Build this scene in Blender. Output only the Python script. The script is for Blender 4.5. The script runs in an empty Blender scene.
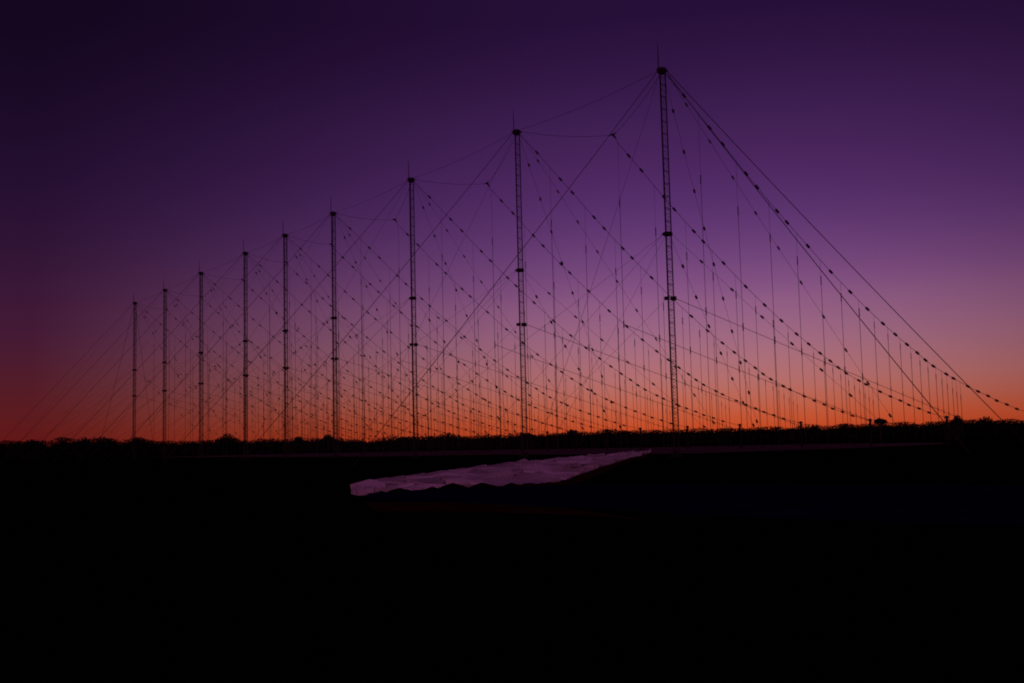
import bpy, bmesh, math, random
from mathutils import Vector, Matrix, noise
rnd = random.Random(7)
S = bpy.context.scene
C = S.collection
PI = math.pi
R = math.radians

# ------------------------------------------------------------------ helpers
def tag(o, label=None, cat=None, group=None, kind=None):
    if label: o['label'] = label
    if cat: o['category'] = cat
    if group: o['group'] = group
    if kind: o['kind'] = kind
    return o

def empty(name, loc, rz=0.0):
    o = bpy.data.objects.new(name, None); C.objects.link(o)
    o.empty_display_size = 0.5
    o.location = loc; o.rotation_euler = (0, 0, rz)
    return o

class MB:
    """collects vertices and faces of ONE mesh object"""
    def __init__(s): s.v = []; s.f = []
    def add(s, vs, fs):
        b = len(s.v); s.v += [tuple(p) for p in vs]
        s.f += [tuple(i + b for i in f) for f in fs]
    def tube(s, pts, rad, n=6, caps=True):
        pts = [Vector(p) for p in pts]
        rads = rad if isinstance(rad, (list, tuple)) else [rad] * len(pts)
        vs = []; fs = []
        d0 = (pts[1] - pts[0]).normalized()
        up = Vector((0, 0, 1)) if abs(d0.z) < .9 else Vector((1, 0, 0))
        nrm = d0.cross(up).normalized()
        for i, p in enumerate(pts):
            if i == 0: d = pts[1] - pts[0]
            elif i == len(pts) - 1: d = pts[-1] - pts[-2]
            else: d = (pts[i + 1] - pts[i]).normalized() + (pts[i] - pts[i - 1]).normalized()
            d.normalize()
            nrm = (nrm - d * nrm.dot(d)).normalized(); b = d.cross(nrm)
            for k in range(n):
                a = 2 * PI * k / n
                vs.append(p + (nrm * math.cos(a) + b * math.sin(a)) * rads[i])
        for i in range(len(pts) - 1):
            for k in range(n):
                k2 = (k + 1) % n
                fs.append((i * n + k, i * n + k2, (i + 1) * n + k2, (i + 1) * n + k))
        if caps:
            fs.append(tuple(reversed(range(n))))
            fs.append(tuple((len(pts) - 1) * n + k for k in range(n)))
        s.add(vs, fs)
    def lathe(s, prof, n=12, axis=None, origin=(0, 0, 0)):
        """prof: (r, z) pairs revolved round z, or round the given axis"""
        q = Vector((0, 0, 1)).rotation_difference(Vector(axis)) if axis is not None else None
        o = Vector(origin); vs = []; fs = []
        for r, z in prof:
            for k in range(n):
                a = 2 * PI * k / n
                p = Vector((r * math.cos(a), r * math.sin(a), z))
                if q: p = q @ p
                vs.append(p + o)
        for i in range(len(prof) - 1):
            for k in range(n):
                k2 = (k + 1) % n
                fs.append((i * n + k, i * n + k2, (i + 1) * n + k2, (i + 1) * n + k))
        fs.append(tuple(reversed(range(n))))
        fs.append(tuple((len(prof) - 1) * n + k for k in range(n)))
        s.add(vs, fs)
    def box(s, c, sz, rz=0.0):
        x, y, z = (k / 2 for k in sz); c = Vector(c); m = Matrix.Rotation(rz, 3, 'Z')
        vs = [m @ Vector(p) + c for p in ((-x, -y, -z), (x, -y, -z), (x, y, -z), (-x, y, -z), (-x, -y, z), (x, -y, z), (x, y, z), (-x, y, z))]
        s.add(vs, [(3, 2, 1, 0), (4, 5, 6, 7), (0, 1, 5, 4), (1, 2, 6, 5), (2, 3, 7, 6), (3, 0, 4, 7)])
    def mesh(s, name, mat):
        me = bpy.data.meshes.new(name); me.from_pydata(s.v, [], s.f); me.update()
        me.materials.append(mat); return me
    def build(s, name, mat, parent=None, smooth=False):
        return put(name, s.mesh(name, mat), parent, smooth)

def put(name, me, parent=None, smooth=False):
    o = bpy.data.objects.new(name, me); C.objects.link(o)
    if parent: o.parent = parent
    if smooth:
        for p in me.polygons: p.use_smooth = True
    return o

def copy_tree(o, parent=None):
    c = o.copy(); C.objects.link(c)
    if parent: c.parent = parent
    for ch in KIDS.get(o.name, ()): copy_tree(ch, c)
    return c
KIDS = {}
def index_kids(root_objs):
    KIDS.clear()
    for o in bpy.data.objects:
        if o.parent: KIDS.setdefault(o.parent.name, []).append(o)

# ------------------------------------------------------------------ materials
def srgb(r, g, b):
    f = lambda c: (c / 255) / 12.92 if c / 255 <= .04045 else ((c / 255 + .055) / 1.055) ** 2.4
    return (f(r), f(g), f(b), 1)

def mat(name, col, rough=.8, metal=0.0, var=.25, scale=3.0, bump=0.0, bscale=20.0, col2=None):
    m = bpy.data.materials.new(name); m.use_nodes = True
    nt = m.node_tree; N = nt.nodes; L = nt.links
    b = N['Principled BSDF']; b.inputs['Roughness'].default_value = rough; b.inputs['Metallic'].default_value = metal
    tc = N.new('ShaderNodeTexCoord')
    nz = N.new('ShaderNodeTexNoise'); nz.inputs['Scale'].default_value = scale; nz.inputs['Detail'].default_value = 6
    L.new(tc.outputs['Object'], nz.inputs['Vector'])
    rp = N.new('ShaderNodeValToRGB'); e = rp.color_ramp.elements
    e[0].position = .3; e[1].position = .7
    c2 = col2 or tuple(c * (1 + var) for c in col); c1 = col if col2 else tuple(c * (1 - var) for c in col)
    e[0].color = (*c1, 1); e[1].color = (*c2, 1)
    L.new(nz.outputs['Fac'], rp.inputs['Fac']); L.new(rp.outputs['Color'], b.inputs['Base Color'])
    if bump:
        n2 = N.new('ShaderNodeTexNoise'); n2.inputs['Scale'].default_value = bscale; n2.inputs['Detail'].default_value = 8
        L.new(tc.outputs['Object'], n2.inputs['Vector'])
        bp = N.new('ShaderNodeBump'); bp.inputs['Strength'].default_value = bump; bp.inputs['Distance'].default_value = .1
        L.new(n2.outputs['Fac'], bp.inputs['Height']); L.new(bp.outputs['Normal'], b.inputs['Normal'])
    return m

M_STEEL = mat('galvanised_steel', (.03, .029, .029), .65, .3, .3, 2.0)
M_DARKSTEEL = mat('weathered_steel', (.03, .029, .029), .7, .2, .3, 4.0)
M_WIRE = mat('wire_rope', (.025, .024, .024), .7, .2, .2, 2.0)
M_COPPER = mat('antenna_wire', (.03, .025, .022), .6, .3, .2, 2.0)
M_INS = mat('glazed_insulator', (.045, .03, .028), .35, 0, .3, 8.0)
M_POST = mat('creosoted_timber', (.018, .014, .012), .9, 0, .35, 6.0)
M_CONC = mat('mossy_footing', (.02, .02, .016), .9, 0, .2, 4.0)
M_LEAF = mat('foliage', (.016, .021, .012), .8, 0, .4, .6)
for m_ in (M_LEAF, M_CONC, M_POST): m_.node_tree.nodes['Principled BSDF'].inputs['Specular IOR Level'].default_value = 0
for m_ in (M_STEEL, M_DARKSTEEL, M_WIRE, M_COPPER):
    m_.node_tree.nodes['Principled BSDF'].inputs['Specular IOR Level'].default_value = .1; m_.node_tree.nodes['Principled BSDF'].inputs['Metallic'].default_value = 0
M_BARK = mat('bark', (.025, .02, .016), .95, 0, .3, 4.0)

# ------------------------------------------------------------------ camera (fitted to the leaning masts)
CAMH = 1.7
cam = bpy.data.cameras.new('camera'); co = bpy.data.objects.new('camera', cam); C.objects.link(co)
r2 = Vector((0.9997135768272593, 0.002203170134374573, -0.023830869656953007))
u2 = Vector((0.023932494797820048, -0.09203132034505745, 0.9954684684952596))
fw = Vector((0.0, 0.9957536754222424, 0.09205768780007233))
mw = Matrix.Identity(4)
for i in range(3):
    mw[i][0] = r2[i]; mw[i][1] = u2[i]; mw[i][2] = -fw[i]
mw[2][3] = CAMH
co.matrix_world = mw
cam.lens = 38.755; cam.sensor_width = 36; cam.clip_start = .1; cam.clip_end = 20000
S.camera = co

# ------------------------------------------------------------------ dusk sky
SUN_AZ = R(10)            # to the right of straight ahead (+Y)
W = bpy.data.worlds.new('World'); S.world = W; W.use_nodes = True
nt = W.node_tree; N = nt.nodes; L = nt.links
bg = N['Background']
tc = N.new('ShaderNodeTexCoord')
nrm = N.new('ShaderNodeVectorMath'); nrm.operation = 'NORMALIZE'; L.new(tc.outputs['Generated'], nrm.inputs[0])
sep = N.new('ShaderNodeSeparateXYZ'); L.new(nrm.outputs[0], sep.inputs[0])
def ramp(stops):
    r = N.new('ShaderNodeValToRGB'); cr = r.color_ramp; cr.interpolation = 'B_SPLINE'
    while len(cr.elements) < len(stops): cr.elements.new(.5)
    for e, (h, c) in zip(cr.elements, stops):
        e.position = min(1, math.sin(math.atan(h / 1102.0)) / .7) if h < 9000 else 1
        e.color = srgb(*c)
    return r
mz = N.new('ShaderNodeMath'); mz.operation = 'DIVIDE'; mz.inputs[1].default_value = .7; L.new(sep.outputs['Z'], mz.inputs[0])
SKY_A = [(0, (194, 60, 22)), (16, (198, 81, 42)), (33, (192, 96, 70)), (56, (182, 112, 106)), (94, (162, 108, 131)), (136, (140, 89, 132)),
         (160, (124, 76, 127)), (186, (108, 65, 120)), (208, (98, 56, 114)), (231, (88, 49, 107)), (258, (79, 41, 99)), (285, (73, 37, 92)), (340, (57, 27, 76)), (390, (45, 19, 63)), (430, (40, 16, 58)), (9999, (24, 8, 40))]
SKY_B = [(0, (102, 20, 16)), (31, (93, 27, 29)), (70, (80, 27, 41)), (111, (68, 26, 55)), (180, (49, 20, 54)), (251, (36, 14, 49)), (330, (26, 9, 38)), (421, (18, 5, 28)), (9999, (14, 4, 24))]
SKY_C = [(0, (120, 60, 84)), (80, (190, 100, 124)), (250, (148, 74, 114)), (9999, (36, 16, 50))]  # unseen sky behind the camera, made brighter and pinker to light the stone track
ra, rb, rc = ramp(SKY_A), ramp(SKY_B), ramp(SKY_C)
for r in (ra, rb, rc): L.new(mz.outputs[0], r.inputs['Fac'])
flat = N.new('ShaderNodeVectorMath'); flat.operation = 'MULTIPLY'; flat.inputs[1].default_value = (1, 1, 0); L.new(nrm.outputs[0], flat.inputs[0])
fn = N.new('ShaderNodeVectorMath'); fn.operation = 'NORMALIZE'; L.new(flat.outputs[0], fn.inputs[0])
dt = N.new('ShaderNodeVectorMath'); dt.operation = 'DOT_PRODUCT'; dt.inputs[1].default_value = (math.sin(SUN_AZ), math.cos(SUN_AZ), 0); L.new(fn.outputs[0], dt.inputs[0])
def mapr(a, b):
    m = N.new('ShaderNodeMapRange'); m.interpolation_type = 'SMOOTHSTEP'
    m.inputs['From Min'].default_value = a; m.inputs['From Max'].default_value = b
    L.new(dt.outputs['Value'], m.inputs['Value']); return m
def mth(op, a, b=None):
    m = N.new('ShaderNodeMath'); m.operation = op
    for k, v in enumerate((a, b)):
        if v is None: continue
        if isinstance(v, (int, float)): m.inputs[k].default_value = v
        else: L.new(v, m.inputs[k])
    return m
gl = mth('EXPONENT', mth('MULTIPLY', mth('SUBTRACT', dt.outputs['Value'], 1.0).outputs[0], 10.94).outputs[0])   # the afterglow fades away from the sunset
m1 = mth('DIVIDE', mth('SUBTRACT', gl.outputs[0], .16).outputs[0], .82); m1.use_clamp = True
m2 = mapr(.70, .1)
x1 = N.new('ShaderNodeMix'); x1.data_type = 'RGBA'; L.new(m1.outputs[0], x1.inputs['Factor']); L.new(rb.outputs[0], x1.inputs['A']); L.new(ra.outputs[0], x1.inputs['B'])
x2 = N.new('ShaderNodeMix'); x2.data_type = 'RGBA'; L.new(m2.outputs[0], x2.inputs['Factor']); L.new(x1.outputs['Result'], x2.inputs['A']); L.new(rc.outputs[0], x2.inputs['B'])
sky = N.new('ShaderNodeTexSky'); sky.sky_type = 'NISHITA'; sky.sun_disc = False
sky.sun_elevation = R(-2.0); sky.sun_rotation = SUN_AZ
sk = N.new('ShaderNodeVectorMath'); sk.operation = 'SCALE'; sk.inputs['Scale'].default_value = .0012; L.new(sky.outputs[0], sk.inputs[0])
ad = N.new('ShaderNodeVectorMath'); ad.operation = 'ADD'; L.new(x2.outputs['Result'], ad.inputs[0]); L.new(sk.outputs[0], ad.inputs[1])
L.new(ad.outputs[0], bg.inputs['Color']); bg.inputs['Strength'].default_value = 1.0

sl = bpy.data.lights.new('sun', 'SUN'); so = bpy.data.objects.new('sun', sl); C.objects.link(so)
sl.energy = .02; sl.angle = R(12); sl.color = (1, .42, .2)
sd = Vector((math.sin(SUN_AZ) * math.cos(R(1.5)), math.cos(SUN_AZ) * math.cos(R(1.5)), math.sin(R(1.5))))
so.rotation_euler = (-sd).to_track_quat('-Z', 'Y').to_euler()

# ------------------------------------------------------------------ ground
def ground_mat():
    m = bpy.data.materials.new('dark_turf'); m.use_nodes = True
    n = m.node_tree.nodes; l = m.node_tree.links; b = n['Principled BSDF']; b.inputs['Roughness'].default_value = 1
    b.inputs['Specular IOR Level'].default_value = 0.0
    t = n.new('ShaderNodeTexCoord'); z = n.new('ShaderNodeTexNoise'); z.inputs['Scale'].default_value = .35; z.inputs['Detail'].default_value = 9
    l.new(t.outputs['Object'], z.inputs['Vector'])
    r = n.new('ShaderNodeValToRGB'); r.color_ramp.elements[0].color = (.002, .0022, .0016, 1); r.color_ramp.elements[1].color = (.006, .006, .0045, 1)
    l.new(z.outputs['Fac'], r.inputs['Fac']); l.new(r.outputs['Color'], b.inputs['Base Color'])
    return m
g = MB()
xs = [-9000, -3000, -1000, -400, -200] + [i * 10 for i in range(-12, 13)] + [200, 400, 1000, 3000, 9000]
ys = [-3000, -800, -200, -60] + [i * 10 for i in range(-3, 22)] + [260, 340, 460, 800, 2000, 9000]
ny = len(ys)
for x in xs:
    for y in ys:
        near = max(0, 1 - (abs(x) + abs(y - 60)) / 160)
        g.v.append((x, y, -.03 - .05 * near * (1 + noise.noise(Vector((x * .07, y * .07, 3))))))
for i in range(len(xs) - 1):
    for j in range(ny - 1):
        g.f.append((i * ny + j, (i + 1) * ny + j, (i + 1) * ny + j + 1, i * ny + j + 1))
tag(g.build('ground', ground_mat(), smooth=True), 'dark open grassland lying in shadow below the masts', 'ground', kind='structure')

def poly_sheet(name, pts, z, m, label, cat, nsub=3):
    bm = bmesh.new(); vs = [bm.verts.new((x, y, z)) for x, y in pts]; bm.faces.new(vs)
    bmesh.ops.triangulate(bm, faces=bm.faces[:])
    me = bpy.data.meshes.new(name); bm.to_mesh(me); bm.free(); me.materials.append(m)
    return tag(put(name, me), label, cat, kind='structure')

M_GRAVEL = mat('pale_gravel', (.085, .058, .072), 1, 0, .35, .15, .4, 6)
poly_sheet('gravel_pad', [(-128, 388), (-43.2, 223), (-19.8, 191), (-2.4, 176), (15, 136), (22.5, 135), (43, 147), (66, 172), (78, 200), (70, 239), (30, 262), (-4, 318), (-74, 372)],
           -.012, M_GRAVEL, 'faint pale gravel strip running beneath the antenna curtains', 'gravel pad')
M_ASPH = mat('blue_black_asphalt', (.003, .0035, .03), .95, 0, .3, .5, .3, 30)
M_ASPH.node_tree.nodes['Principled BSDF'].inputs['Specular IOR Level'].default_value = 0
poly_sheet('road', [(-6.1, 47.2), (-5.2, 39), (-4.6, 35.7), (-2, 33.3), (1.2, 29.4), (5.2, 23.9), (9.2, 20.3), (22, 9), (34, 20), (15.8, 34.7), (8.8, 40), (5.2, 43.3), (1.8, 45.8), (-2.7, 46.6)],
           -.008, M_ASPH, 'dark bluish road surface in front of the pale stone track', 'road')
M_SOIL = mat('red_soil', (.03, .007, .005), 1, 0, .4, .8, .5, 10)
poly_sheet('verge', [(-4.76, 34.6), (-3.75, 29.6), (-.9, 28), (1.04, 26.5), (2.7, 24.2), (1.3, 28.9), (-1.9, 33)], -.004, M_SOIL,
           'reddish bare soil verge along the near edge of the dark road', 'verge')

# ------------------------------------------------------------------ pale stone track
def track_mat():
    m = bpy.data.materials.new('pale_broken_stone'); m.use_nodes = True
    n = m.node_tree.nodes; l = m.node_tree.links; b = n['Principled BSDF']; b.inputs['Roughness'].default_value = .9
    b.inputs['Specular IOR Level'].default_value = .1
    t = n.new('ShaderNodeTexCoord')
    mp = n.new('ShaderNodeMapping'); mp.inputs['Scale'].default_value = (1, .5, 1); l.new(t.outputs['Object'], mp.inputs['Vector'])
    v = n.new('ShaderNodeNewGeometry')
    z = n.new('ShaderNodeTexNoise'); z.inputs['Scale'].default_value = .45; z.inputs['Detail'].default_value = 7; l.new(mp.outputs[0], z.inputs['Vector'])
    r = n.new('ShaderNodeValToRGB'); e = r.color_ramp.elements
    e[0].position = .28; e[0].color = (.34, .30, .35, 1); e[1].position = .54; e[1].color = (.70, .66, .76, 1)
    l.new(z.outputs['Fac'], r.inputs['Fac'])
    mr = n.new('ShaderNodeMapRange'); mr.inputs['To Min'].default_value = .5; mr.inputs['To Max'].default_value = 1.15; l.new(v.outputs['Random Per Island'], mr.inputs['Value'])
    mu = n.new('ShaderNodeVectorMath'); mu.operation = 'SCALE'; l.new(r.outputs['Color'], mu.inputs[0]); l.new(mr.outputs[0], mu.inputs['Scale'])
    l.new(mu.outputs[0], b.inputs['Base Color'])
    return m
TOP = [(-6.25, 42.2), (-7.24, 50.8), (-6.95, 53.9), (-6.27, 57.9), (-5.22, 64.3), (-4.24, 71.1), (-2.57, 81.3), (-.41, 92.3), (2.35, 103.9), (5.91, 118.7), (10.28, 133.6), (14.22, 149.7), (19.3, 160.2)]
LOW = [(-5.75, 40.6), (-4.3, 42.6), (-2.4, 44.4), (-.6, 44.6), (1.6, 46.3), (3.3, 58.0), (4.6, 66), (5.65, 73.8), (7.2, 83), (8.91, 94), (10.8, 106), (13.69, 121.2), (19.6, 159)]
def along(pts, t):
    k = t * (len(pts) - 1); i = min(int(k), len(pts) - 2); f = k - i
    return pts[i][0] + (pts[i + 1][0] - pts[i][0]) * f, pts[i][1] + (pts[i + 1][1] - pts[i][1]) * f
tm = MB(); rt = random.Random(11)
NU, NV = 17, 6
def tp(i, j):
    t = (i / NU) ** 1.25; a = along(TOP, t); b = along(LOW, t); q = j / NV
    return Vector((a[0] + (b[0] - a[0]) * q, a[1] + (b[1] - a[1]) * q, 0))
grid = [[tp(min(max(i + (rt.uniform(-.38, .38) if 0 < i < NU and 0 < j < NV else 0), 0), NU), j + (rt.uniform(-.33, .33) if 0 < j < NV else 0)) for j in range(NV + 1)] for i in range(NU + 1)]
def slab(c, nrm_, h, shrink):
    m = sum(c, Vector()) / len(c); top = []; bot = []
    for p in c:
        q = m + (p - m) * shrink; d = q - m
        top.append(Vector((q.x, q.y, h - (nrm_.x * d.x + nrm_.y * d.y)))); bot.append(Vector((q.x, q.y, -.12)))
    n = len(c); tm.add(top + bot, [tuple(range(n))] + [(k, n + k, n + (k + 1) % n, (k + 1) % n) for k in range(n)])
for i in range(NU):
    for j in range(NV):
        if (i, j) in ((4, 4), (9, 2), (12, 3)) : continue
        c = [grid[i][j], grid[i][j + 1], grid[i + 1][j + 1], grid[i + 1][j]]
        w_ = max((c[1] - c[0]).length, .4); edge = j in (0, NV - 1)
        tx = rt.gauss(0, .015 if j == 0 else .06 if edge else .10) * min(1.2, 1.3 / w_); ty = rt.gauss(-.012, .003 if j == 0 else .016)
        if rt.random() < (.15 if j == 0 else .55) and w_ > .5:                       # a slab cracked across
            f1, f2 = rt.uniform(.3, .7), rt.uniform(.3, .7); p = c[0].lerp(c[3], f1); q = c[1].lerp(c[2], f2)
            slab([c[0], c[1], q, p], Vector((tx, ty)), .10 + (.01 if j == 0 else rt.uniform(-.05, .08)), .94)
            slab([p, q, c[2], c[3]], Vector((-tx * .6, ty - (0 if j == 0 else .02))), .10 + (0 if j == 0 else rt.uniform(-.05, .08)), .94)
        else:
            slab(c, Vector((tx, ty)), .10 + (rt.uniform(.0, .012) if j == 0 else rt.uniform(-.06, .08)), .94)
# upturned slab at the near left tip
e0 = Vector((-6.35, 44.2, .02)); tm.add([e0, e0 + Vector((.55, -.9, -.03)), e0 + Vector((1.15, .2, .22)), e0 + Vector((.35, 1.4, .36)), e0 + Vector((-.35, .8, .18)),
    e0 + Vector((.1, 0, -.15)), e0 + Vector((.6, -.7, -.15)), e0 + Vector((1.15, .3, -.1)), e0 + Vector((.4, 1.4, -.1)), e0 + Vector((-.3, .8, -.1))],
    [(0, 1, 2, 3, 4), (0, 5, 6, 1), (1, 6, 7, 2), (2, 7, 8, 3), (3, 8, 9, 4), (4, 9, 5, 0)])
tag(tm.build('stone_track', track_mat()), 'pale lilac broken stone track leading from the road to the masts', 'track', kind='structure')

M_CLOD = mat('dark_clod_soil', (.006, .005, .006), 1, 0, .3, 3, .5, 12)
for m_ in (M_SOIL, M_GRAVEL, M_CLOD): m_.node_tree.nodes['Principled BSDF'].inputs['Specular IOR Level'].default_value = 0
# ragged clods along its near edge and the reddish bank along its right edge
def lump(mb, x, y, sx, sy, h, seed, z0=-.06):
    n, rings = 9, 4; vs = []; fs = []
    for r in range(rings):
        q = r / (rings - 1); rr = 1 - q ** 1.6 * .92
        for k in range(n):
            a = 2 * PI * k / n
            w = 1 + .28 * noise.noise(Vector((math.cos(a) * 1.4 + seed, math.sin(a) * 1.4, q * 2 + seed)))
            vs.append((x + sx * rr * w * math.cos(a), y + sy * rr * w * math.sin(a), z0 + h * q * (1 + .2 * noise.noise(Vector((a, seed, 1))))))
    for r in range(rings - 1):
        for k in range(n):
            fs.append((r * n + k, r * n + (k + 1) % n, (r + 1) * n + (k + 1) % n, (r + 1) * n + k))
    fs.append(tuple((rings - 1) * n + k for k in range(n)))
    mb.add(vs, fs)
clods = [(-5.0, .3, .12), (-4.4, .6, .17), (-3.25, .4, .15), (-2.45, .75, .24), (-1.3, .65, .22), (-.15, .5, .17), (.6, .55, .14), (1.3, .35, .09)]
CL = ['low dark earth clod at the left end of the track edge', 'dark earth clod second from the left along the track edge', 'dark earth clod third from the left along the track edge',
      'tallest broad dark earth clod along the track edge', 'dark pointed earth clod just right of the tallest one', 'dark earth clod third from the right along the track edge',
      'low dark earth clod second from the right along the track edge', 'smallest dark earth clod at the right end of the track edge']
for i, (x, w, h) in enumerate(clods):
    cb = MB(); lump(cb, 0, 0, w, .5, h, i * 3.1)
    o = cb.build('earth_clod', M_CLOD); ye = next(a[1] + (b[1] - a[1]) * (x - a[0]) / (b[0] - a[0]) for a, b in zip(LOW, LOW[1:]) if a[0] <= x <= b[0])
    o.location = (x, ye - .35, 0)
    tag(o, CL[i], 'clod', 'earth clods along the near edge of the stone track')
bk = MB()
for i in range(60):
    t = .26 + .70 * i / 59
    x, y = along(LOW, t)
    lump(bk, x + .42 + .1 * rnd.random(), y, .30 + .2 * rnd.random(), 1.3 + rnd.random(), .10 + .07 * rnd.random(), i * 1.7)
tag(bk.build('soil_bank', M_SOIL, smooth=True), 'low reddish soil bank edging the right side of the stone track', 'bank', kind='structure')

# ------------------------------------------------------------------ masts
H = 40.0
MAST = [(16.14, 111.0), (1.17, 132.4), (-13.94, 155.47), (-28.70, 177.15), (-40.17, 194.68), (-51.44, 211.77), (-66.51, 234.56), (-81.71, 258.17), (-96.13, 279.53)]
CUR = R(34)               # curtains run this way, square to the row

def ins_mesh(l, r, name='insulator'):
    m = MB(); n = 5; pr = [(.02, -l / 2)]
    for k in range(n):
        z = -l / 2 + l * (k + .5) / n; pr += [(r * .55, z - l / n * .32), (r, z - l / n * .1), (r, z + l / n * .1), (r * .55, z + l / n * .32)]
    pr.append((.02, l / 2)); m.lathe(pr, 8)
    return m.mesh(name, M_INS)
INS_BIG = ins_mesh(.60, .155); INS_GUY = ins_mesh(.46, .13); INS_ROD = ins_mesh(1.0, .075); INS_MID = ins_mesh(.85, .088)

def place_on(me, parent, p, d):
    o = put('insulator', me, parent)
    o.location = p; o.rotation_mode = 'QUATERNION'; o.rotation_quaternion = Vector((0, 0, 1)).rotation_difference(Vector(d).normalized())
    return o

def make_mast():
    root = empty('lattice_mast', (0, 0, 0))
    sh = MB(); rr = .36; z0, z1 = .45, H - .5
    ang = [R(-4) + k * 2 * PI / 3 for k in range(3)]
    P = [Vector((rr * math.cos(a), rr * math.sin(a), 0)) for a in ang]
    for p in P: sh.tube([p + Vector((0, 0, z0)), p + Vector((0, 0, z1))], .065, 6)
    n = 120; dz = (z1 - z0) / n
    for k in range(n):
        for i in range(3):
            a, b = P[i], P[(i + 1) % 3]
            if k % 2: a, b = b, a
            sh.tube([a + Vector((0, 0, z0 + k * dz)), b + Vector((0, 0, z0 + (k + 1) * dz))], .021, 3, False)
            if k % 4 == 0: sh.tube([P[i] + Vector((0, 0, z0 + k * dz)), P[(i + 1) % 3] + Vector((0, 0, z0 + k * dz))], .021, 3, False)
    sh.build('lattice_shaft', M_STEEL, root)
    b = MB(); b.lathe([(.9, -.1), (.9, .0), (.55, .12), (.5, .35), (.12, .36), (.1, .45)], 12); b.tube([P[0] + Vector((0, 0, .45)), P[1] + Vector((0, 0, .45)), P[2] + Vector((0, 0, .45)), P[0] + Vector((0, 0, .45))], .04, 5)
    b.build('footing', M_CONC, root)
    c = MB(); c.lathe([(.34, H - .62), (.46, H - .45), (.5, H - .3), (.5, H - .12), (.38, H), (.2, H + .06)], 6)
    for a in (CUR, CUR + PI, CUR + R(90), CUR - R(90), CUR + R(30), CUR - R(20)):
        c.tube([(0, 0, H - .25), (.72 * math.cos(a), .72 * math.sin(a), H - .22)], [.09, .06], 5)
    c.build('top_cap', M_DARKSTEEL, root)
    ro = MB(); ro.tube([(-.33, -.1, H - .2), (-.33, -.1, H + 1.3), (-.33, -.1, H + 2.6)], [.065, .05, .025], 6); ro.build('lightning_rod', M_STEEL, root)
    c = MB(); zc = 22.6; c.lathe([(.42, zc - .2), (.5, zc - .14), (.5, zc + .14), (.42, zc + .2)], 6)
    for k in range(3): c.tube([(0, 0, zc), (.62 * math.cos(ang[k] + 1.05), .62 * math.sin(ang[k] + 1.05), zc)], .07, 5)
    c.build('guy_collar', M_DARKSTEEL, root)
    c = MB(); zc = 16.0
    c.box((.34, -.12, zc - .06), (.42, .42, .42), CUR); c.box((-.34, .1, zc), (.36, .36, .34), CUR)
    c.tube([(-.45, .1, zc - .1), (.45, -.1, zc - .1)], .05, 5); c.build('feed_box', M_DARKSTEEL, root)
    return root

def make_guy(root, za, L, deg, beads, rad, sag):
    a = R(deg); A = Vector((.45 * math.cos(a), .45 * math.sin(a), za)); B = Vector((L * math.cos(a), L * math.sin(a), .15))
    def at(t): p = A.lerp(B, t); p.z -= sag * 4 * t * (1 - t); return p
    w = MB(); w.tube([at(k / 14) for k in range(15)], rad, 5); g_ = w.build('guy_wire', M_WIRE, root)
    for k in range(beads[2] if beads else 0):
        t = beads[0] + k * beads[1]; place_on(INS_GUY, g_, at(t), at(t + .01) - at(t - .01))
    return g_
mast0 = make_mast()
T0, TM, TL = H - .35, 22.6, 15.9
GT, GM = (.082, .0915, 10), (.118, .123, 7)
for za, L_, dg, nb, rad, sag in [(T0, 33, 62, GT, .015, .5), (TM, 33, 62, GM, .014, .3), (T0, 27.5, 16, GT, .015, .5), (TM, 27.5, 16, GM, .014, .3),
                                 (T0, 35, 212, None, .032, .25), (TM, 35, 213, None, .013, .2), (T0, 42, 249, None, .013, .3), (TM, 41, 249, None, .011, .2),
                                 (TM, 23, 204, None, .013, .1), (TL, 20, 211, None, .012, .1)]:
    make_guy(mast0, za, L_, dg, nb, rad, sag)
index_kids(None)
masts = [mast0]
for k in range(1, 9): masts.append(copy_tree(mast0))
ML = ['lattice mast at the right end of the row, looking tallest and nearest', 'second tallest-looking lattice mast, next to the one at the right end',
      'third tallest-looking lattice mast, standing where the heavy slanting stay wire crosses', 'fourth lattice mast from the right, at the near side of a narrower gap',
      'lattice mast in the middle of the nine, with four masts on either side', 'fourth lattice mast from the left end of the row',
      'third lattice mast from the left, left of the rounded tree', 'second lattice mast from the left end of the row', 'lattice mast at the far left end, looking smallest of all']
for o, (x, y), lb in zip(masts, MAST, ML):
    o.location = (x, y, 0); tag(o, lb, 'radio mast', 'guyed lattice masts in a long row')
for za, L_, dg in [(T0, 33.5, 302), (T0 + .1, 32.4, 329)]:
    make_guy(masts[0], za, L_, dg, None, .037, .35)
for za, L_, dg in [(T0, 33.5, 126), (T0 + .1, 32.4, 99)]:
    make_guy(masts[8], za, L_, dg, None, .034, .35)

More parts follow.
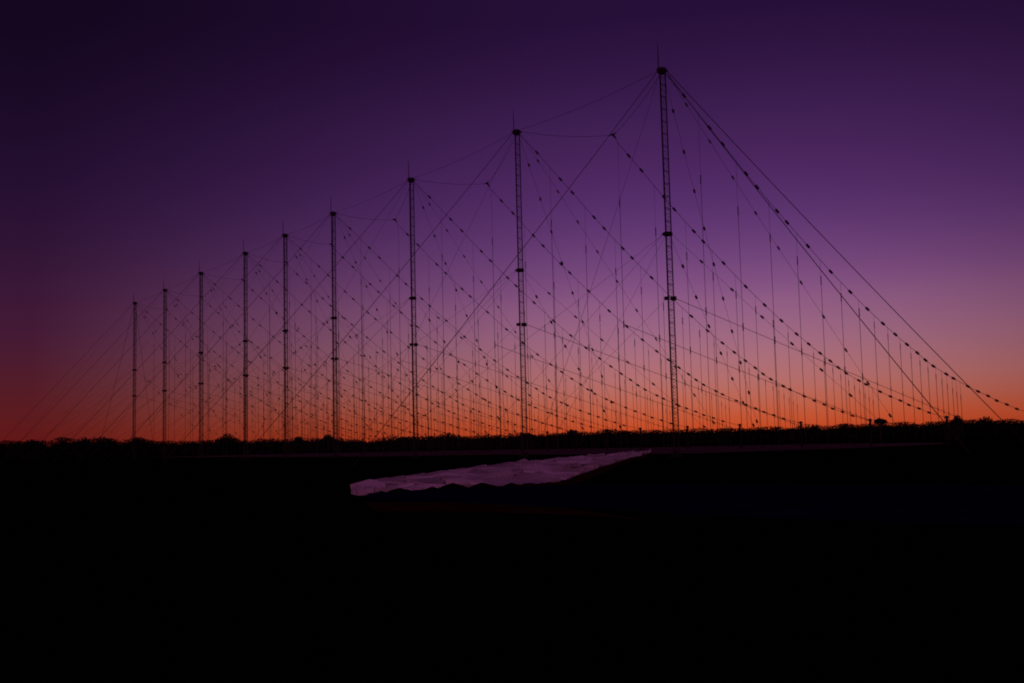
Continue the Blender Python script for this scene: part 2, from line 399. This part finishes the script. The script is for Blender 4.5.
# ------------------------------------------------------------------ wires along the row
def span_dir(i):
    a = Vector((*MAST[i], 0)); b = Vector((*MAST[i + 1], 0)); return a, b
YS, YZ = 4.2, 36.7
cu = Vector((math.cos(CUR), math.sin(CUR), 0))
ORD = ['first', 'second', 'third', 'fourth', 'fifth', 'sixth', 'seventh', 'eighth']
for i in range(8):
    a, b = span_dir(i)
    d = (b - a).normalized()
    A = d * .5 + Vector((0, 0, H - .12)); B = (b - a) - d * .5 + Vector((0, 0, H - .12))
    w = MB(); pts = []
    for k in range(13):
        t = k / 12; p = A.lerp(B, t); p.z -= .45 * 4 * t * (1 - t); pts.append(p)
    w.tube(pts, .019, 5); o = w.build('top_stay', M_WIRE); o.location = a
    tag(o, ('thin straight stay wire joining the tops of the two tallest-looking masts' if i == 0 else 'thin straight stay wire joining the tops of the two leftmost masts' if i == 7 else
            f'thin straight stay wire across the tops in the {ORD[i]} gap from the right'), 'stay wire', 'stay wires from mast top to mast top')
    root = empty('hanger_span', a)
    Y = (b - a) / 2 + cu * YS + Vector((0, 0, YZ)); c0 = cu * .4
    w = MB()
    for E0, sgn in ((Vector((0, 0, H - .22)) + c0 + d * .4, -1), ((b - a) + Vector((0, 0, H - .22)) + c0 - d * .4, 1)):
        E1 = Y + d * sgn * .55 + Vector((0, 0, .12)); pts = []
        for k in range(11):
            t = k / 10; p = E0.lerp(E1, t); p.z -= .35 * 4 * t * (1 - t); pts.append(p)
        w.tube(pts, .022, 5)
    w.build('hanger_cable', M_WIRE, root)
    y = MB(); l_ = Y - d * .6 + Vector((0, 0, .14)); r_ = Y + d * .6 + Vector((0, 0, .14)); f_ = Y + cu * .55 - Vector((0, 0, .38))
    y.tube([l_, Y + Vector((0, 0, .06)), r_], [.05, .12, .05], 6)
    y.tube([Y + Vector((0, 0, .1)), Y + cu * .3 - Vector((0, 0, .16)), f_], [.13, .1, .05], 6)
    y.build('yoke', M_DARKSTEEL, root)
    tag(root, ('sagging hanger cable with yoke between the two tallest-looking masts' if i == 0 else 'sagging hanger cable with yoke between the two leftmost masts' if i == 7 else
               f'sagging hanger cable with dark yoke in the {ORD[i]} gap from the right'), 'hanger cable', 'hanger cables with a yoke between the masts')

# ------------------------------------------------------------------ antenna curtains
PROF = [(.45, 39.6), (3, 37.55), (6.5, 34.6), (8.35, 33.08), (11.7, 30.25), (13.3, 28.95), (16.3, 26.58), (17.8, 25.45), (21.05, 23.05), (24.7, 20.37), (27.9, 18.23), (30.8, 16.38),
        (33.5, 14.77), (35.7, 13.55), (37.8, 12.42), (39.7, 11.45), (41.2, 10.61), (42.7, 9.9), (45.2, 8.96), (46.6, 8.45), (49.5, 7.49), (51.6, 6.85), (53.7, 6.29), (55.5, 5.7), (57.7, 5.2), (59.9, 4.62), (63.5, 3.95)]
LEND, ZEND = PROF[-1]
def zcat(s):
    for (a, za), (b, zb) in zip(PROF, PROF[1:]):
        if s <= b: return za + (zb - za) * (s - a) / (b - a)
    return ZEND
RAD = [4.92, 10.23, 15.0, 19.2, 22.96, 26.27, 29.3, 31.9, 34.3, 36.5, 38.45, 40.1, 41.6, 43.1, 44.25, 45.25, 46.3, 47.1, 47.9]
def ztop(s): return min(28.9 - .53 * (s - 4.96), zcat(s) - .7)
def zmid(s): return max(16.2 - .268 * s, 3.3)

def make_curtain(start):
    root = empty('antenna_curtain', (0, 0, 0), CUR)
    w = MB(); pts = [(s, 0, z) for s, z in PROF if s > start + .3]
    pts = [(start + .45, 0, zcat(start + .45) if start else 39.5)] + [p for p in pts if p[0] > start + .6]
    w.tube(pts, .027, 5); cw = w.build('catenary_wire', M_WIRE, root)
    for k, (s, z) in enumerate(PROF[1:-1]):
        if s > start + .6: place_on(INS_BIG, cw, (s, 0, z), Vector((.5, 0, zcat(s + .25) - zcat(s - .25))))
    for s in RAD:
        if s < start + .3: continue
        zt, zm = ztop(s), zmid(s); zb = max(.8, 2 * zm - zt)
        m = MB(); zc = zcat(s)
        m.tube([(s, 0, zc), (s, 0, zt)], .017, 4, False)
        m.tube([(s, 0, zt), (s, 0, zm + .2)], .033, 4, False); m.tube([(s, 0, zm - .2), (s, 0, zb)], .033, 4, False)
        m.tube([(s, 0, zb), (s, 0, .02)], .014, 4, False)
        ra_ = m.build('radiator_wire', M_COPPER, root)
        q_ = 1.0 if s < 30 else .72
        for me_, z_ in ((INS_ROD, zt - .1), (INS_MID, zm)):
            place_on(me_, ra_, (s, 0, z_), (0, 0, 1)).scale = (q_, q_, q_)
    fd = MB()
    x0 = .5 if not start else RAD[0]
    for dy in (-.05, .05):
        fd.tube([(x0, dy, zmid(x0)), (12, dy, zmid(12) - .05), (24, dy, zmid(24) - .1), (36, dy, zmid(36) - .05), (48, dy, zmid(48)), (50, dy, 2.6)], .014, 4, False)
    fd.build('feed_line', M_COPPER, root)
    return root
cur_m = make_curtain(0.0); cur_j = make_curtain(YS)
index_kids(None)
# end post
def make_post():
    root = empty('anchor_post', (0, 0, 0), CUR)
    p = MB(); p.lathe([(.22, -.4), (.2, 1.5), (.17, 4.1), (.12, 4.18)], 9); p.build('pole', M_POST, root)
    p = MB(); p.box((0, 0, 3.95), (.5, .5, .22)); p.tube([(-.2, 0, 3.95), (-.38, 0, 3.95)], .05, 5); p.build('bracket', M_DARKSTEEL, root)
    p = MB(); p.tube([(.15, 0, 3.9), (3.6, 0, .05)], .028, 5); p.build('back_stay', M_WIRE, root)
    return root
post0 = make_post(); index_kids(None)
NUM = ['first', 'second', 'third', 'fourth', 'fifth', 'sixth', 'seventh', 'eighth', 'ninth']
CURTXT = []; usedm = usedj = usedp = False
for i in range(17):
    if i % 2 == 0:
        x, y = MAST[i // 2]
        o = cur_m if not usedm else copy_tree(cur_m); usedm = True
        k = i // 2
        where = 'the rightmost mast' if k == 0 else 'the leftmost mast' if k == 8 else f'the {NUM[k]} mast from the right'
        lb = f'beaded antenna curtain falling from the top of {where}'
    else:
        a, b = span_dir(i // 2); mid = (a + b) / 2; x, y = mid.x, mid.y
        o = cur_j if not usedj else copy_tree(cur_j); usedj = True
        k = i // 2
        where = 'between the two rightmost masts' if k == 0 else 'between the two leftmost masts' if k == 7 else f'in the {NUM[k]} gap from the right'
        lb = f'beaded antenna curtain falling from the cable yoke {where}'
    o.location = (x, y, 0); tag(o, lb, 'antenna curtain', 'parallel wire antenna curtains strung from the masts')
    p = post0 if not usedp else copy_tree(post0); usedp = True
    p.location = (x + cu.x * (LEND + .38), y + cu.y * (LEND + .38), 0)
    tag(p, ('short dark timber post ending the curtain from ' if i % 2 == 0 else 'short dark timber post ending the curtain hung ') + where, 'post', 'short posts anchoring the far ends of the curtains')

# ------------------------------------------------------------------ trees
def px_world(px, py, D):
    d = r2 * ((px - 512) / 1102.36) - u2 * ((py - 341.5) / 1102.36) + fw
    t = D / d.y; return d.x * t, CAMH + d.z * t
LINE = [(-330, 441), (-200, 444), (-90, 440), (0, 443), (20, 442), (40, 441), (60, 441), (73, 441), (97, 440), (122, 441), (150, 440.5), (167, 442), (183, 442), (204, 441), (245, 441.5), (262, 441), (275, 440), (290, 440), (310, 439), (340, 440), (365, 441.5),
        (380, 440), (400, 438), (430, 437), (470, 437), (505, 436), (530, 435), (555, 434), (590, 432), (615, 432), (636, 431.5), (650, 431.5), (675, 430.5), (705, 430), (730, 429.5), (760, 428.5), (785, 428), (825, 426.5), (850, 426), (865, 425),
        (905, 423), (930, 423.5), (950, 422), (980, 420.5), (1000, 421.5), (1024, 420.5), (1100, 417), (1220, 415), (1360, 412)]
def line_y(px):
    for (a, ya), (b, yb) in zip(LINE, LINE[1:]):
        if px <= b: return ya + (yb - ya) * (px - a) / (b - a)
    return LINE[-1][1]
def leaf(mb, p, s, rg):
    n = Vector((rg.gauss(0, 1), rg.gauss(0, 1), rg.gauss(0, 1))).normalized()
    t = n.orthogonal().normalized(); b = n.cross(t); a = rg.random() * 6.28
    u = (t * math.cos(a) + b * math.sin(a)) * s; v = (b * math.cos(a) - t * math.sin(a)) * s * rg.uniform(.4, .8)
    mb.add([p - u, p - v * .8 + u * .1, p + u, p + v + u * .1], [(0, 1, 2, 3)])
def clump(mb, c, rx, ry, rz, n, s, rg, pw=.45):
    for _ in range(n):
        d = Vector((rg.gauss(0, 1), rg.gauss(0, 1), rg.gauss(0, 1))).normalized() * (rg.random() ** pw)
        leaf(mb, Vector(c) + Vector((d.x * rx, d.y * ry, d.z * rz)), s * rg.uniform(.6, 1.3), rg)
tl = MB(); rg = random.Random(3)
px = -330.0
while px < 1360:
    D = 425 + rg.uniform(-9, 14)
    x, ht = px_world(px, line_y(px) - 1.6 + 3.4 * noise.noise(Vector((px * .055, 1, 2))) + rg.uniform(-.4, .6), D)
    rx = rg.uniform(2.6, 6.0); top = max(ht, 2.5); rz = min(top * .45, rx * rg.uniform(.34, .5))
    clump(tl, (x, D, top - rz), rx, 2.6, rz, int(230 * rx / 2.5), .27, rg, .3)
    clump(tl, (x, D, top * .36), rx * 1.25, 2.4, top * .42, 280, .8, rg)
    tl.tube([(x, D, -.1), (x + rg.uniform(-.3, .3), D, top * .8)], [.18, .05], 5)
    px += rg.uniform(3.0, 8.0)
tag(tl.build('treeline', M_LEAF), 'continuous dark line of trees along the horizon behind the masts', 'treeline', kind='stuff')

def tree(px, py, wpx, D, label, flat=1.0, dens=1.0):
    x, ht = px_world(px, py, D); w = wpx * D / 1102.4 / 2
    root = empty('tree', (x, D, 0)); rg = random.Random(int(px * 7))
    t = MB(); f = ht * (.42 if flat == 1 else .6)
    t.tube([(0, 0, -.15), (.08, 0, f * .5), (.0, .05, f), (.1, 0, ht * .8)], [.3, .24, .18, .05], 7)
    cr = MB(); nb = 9
    for k in range(nb):
        a = 2 * PI * k / nb + rg.uniform(-.3, .3); q = rg.uniform(.3, .56) if flat == 1 else rg.uniform(.35, .72)
        e = Vector((math.cos(a) * w * q, math.sin(a) * w * q, ht * (rg.uniform(.48, .66) if flat == 1 else rg.uniform(.78, .88))))
        t.tube([(0, 0, f * rg.uniform(.7, 1)), e * .55 + Vector((0, 0, f * .3)), e], [.11, .07, .03], 5)
        rz = ht * (.17 if flat == 1 else .09)
        clump(cr, e, w * .42, w * .42, rz, int(120 * dens), .38, rg)
        clump(cr, e + Vector((rg.uniform(-.4, .4) * w, rg.uniform(-.4, .4) * w, rz * .4)), w * .2, w * .2, rz * .5, int(30 * dens), .28, rg)
    clump(cr, (0, 0, ht * (.78 if flat == 1 else .88)), w * .55, w * .55, ht * (.22 if flat == 1 else .11), int(260 * dens), .38, rg)
    if flat == 1:
        clump(cr, (0, 0, ht * .5), w * .92, w * .9, ht * .34, int(420 * dens), .4, rg)
        clump(cr, (0, 0, ht * .25), w * 1.05, w * .9, ht * .3, int(420 * dens), .45, rg)
    t.build('trunk', M_BARK, root); cr.build('crown', M_LEAF, root)
    tag(root, label, 'tree', 'trees standing out along the horizon'); return root
TREES = [(33, 438.5, 27, 'wide low dark tree nearest the left edge of the skyline'), (84, 437, 24, 'broad dark tree between the left edge and the smallest mast'),
         (111, 438.2, 18, 'small round tree just left of the smallest mast'), (138, 436.6, 22, 'dark rounded tree at the foot of the smallest mast'),
         (227, 433.2, 27, 'prominent rounded dome-shaped tree left of the mast fourth from the left'), (299, 435.8, 18, 'low bushy tree just right of the middle mast'),
         (328, 434.2, 19, 'blocky square-topped tree at the foot of the fourth mast from the right'), (404, 436.3, 24, 'spreading tree at the foot of the third mast from the right'),
         (447, 432.4, 34, 'wide tree between the second and third masts from the right'), (527, 432.6, 22, 'broad tree at the foot of the second mast from the right'),
         (572, 429.6, 18, 'pointed dark tree halfway between the two tallest-looking masts'), (623, 429.8, 24, 'low wide tree a little left of the tallest-looking mast')]
for i, (a, b_, c_, lb) in enumerate(TREES): tree(a, b_, c_, 405 + (i * 37) % 11, lb)
tree(811, 423.8, 20, 402, 'thin see-through bushy tree right of the tallest-looking mast', 1.0, .22)
tree(880, 418.0, 13, 398, 'small flat-topped tree standing clear of the treeline at right', .5, .8)
tree(957, 414.8, 18, 398, 'dark round-topped tree where the outer stay wires come down', 1.0)
tree(986, 416.2, 26, 404, 'broad rounded tree nearest the right edge of the skyline', 1.0)

# ------------------------------------------------------------------ render settings
S.view_settings.view_transform = 'Standard'; S.view_settings.look = 'None'
S.view_settings.exposure = 0; S.view_settings.gamma = 1; S.view_settings.use_curve_mapping = False
S.cycles.max_bounces = 4; S.cycles.use_denoising = False
S.cycles.pixel_filter_type = 'BLACKMAN_HARRIS'; S.cycles.filter_width = 1.9
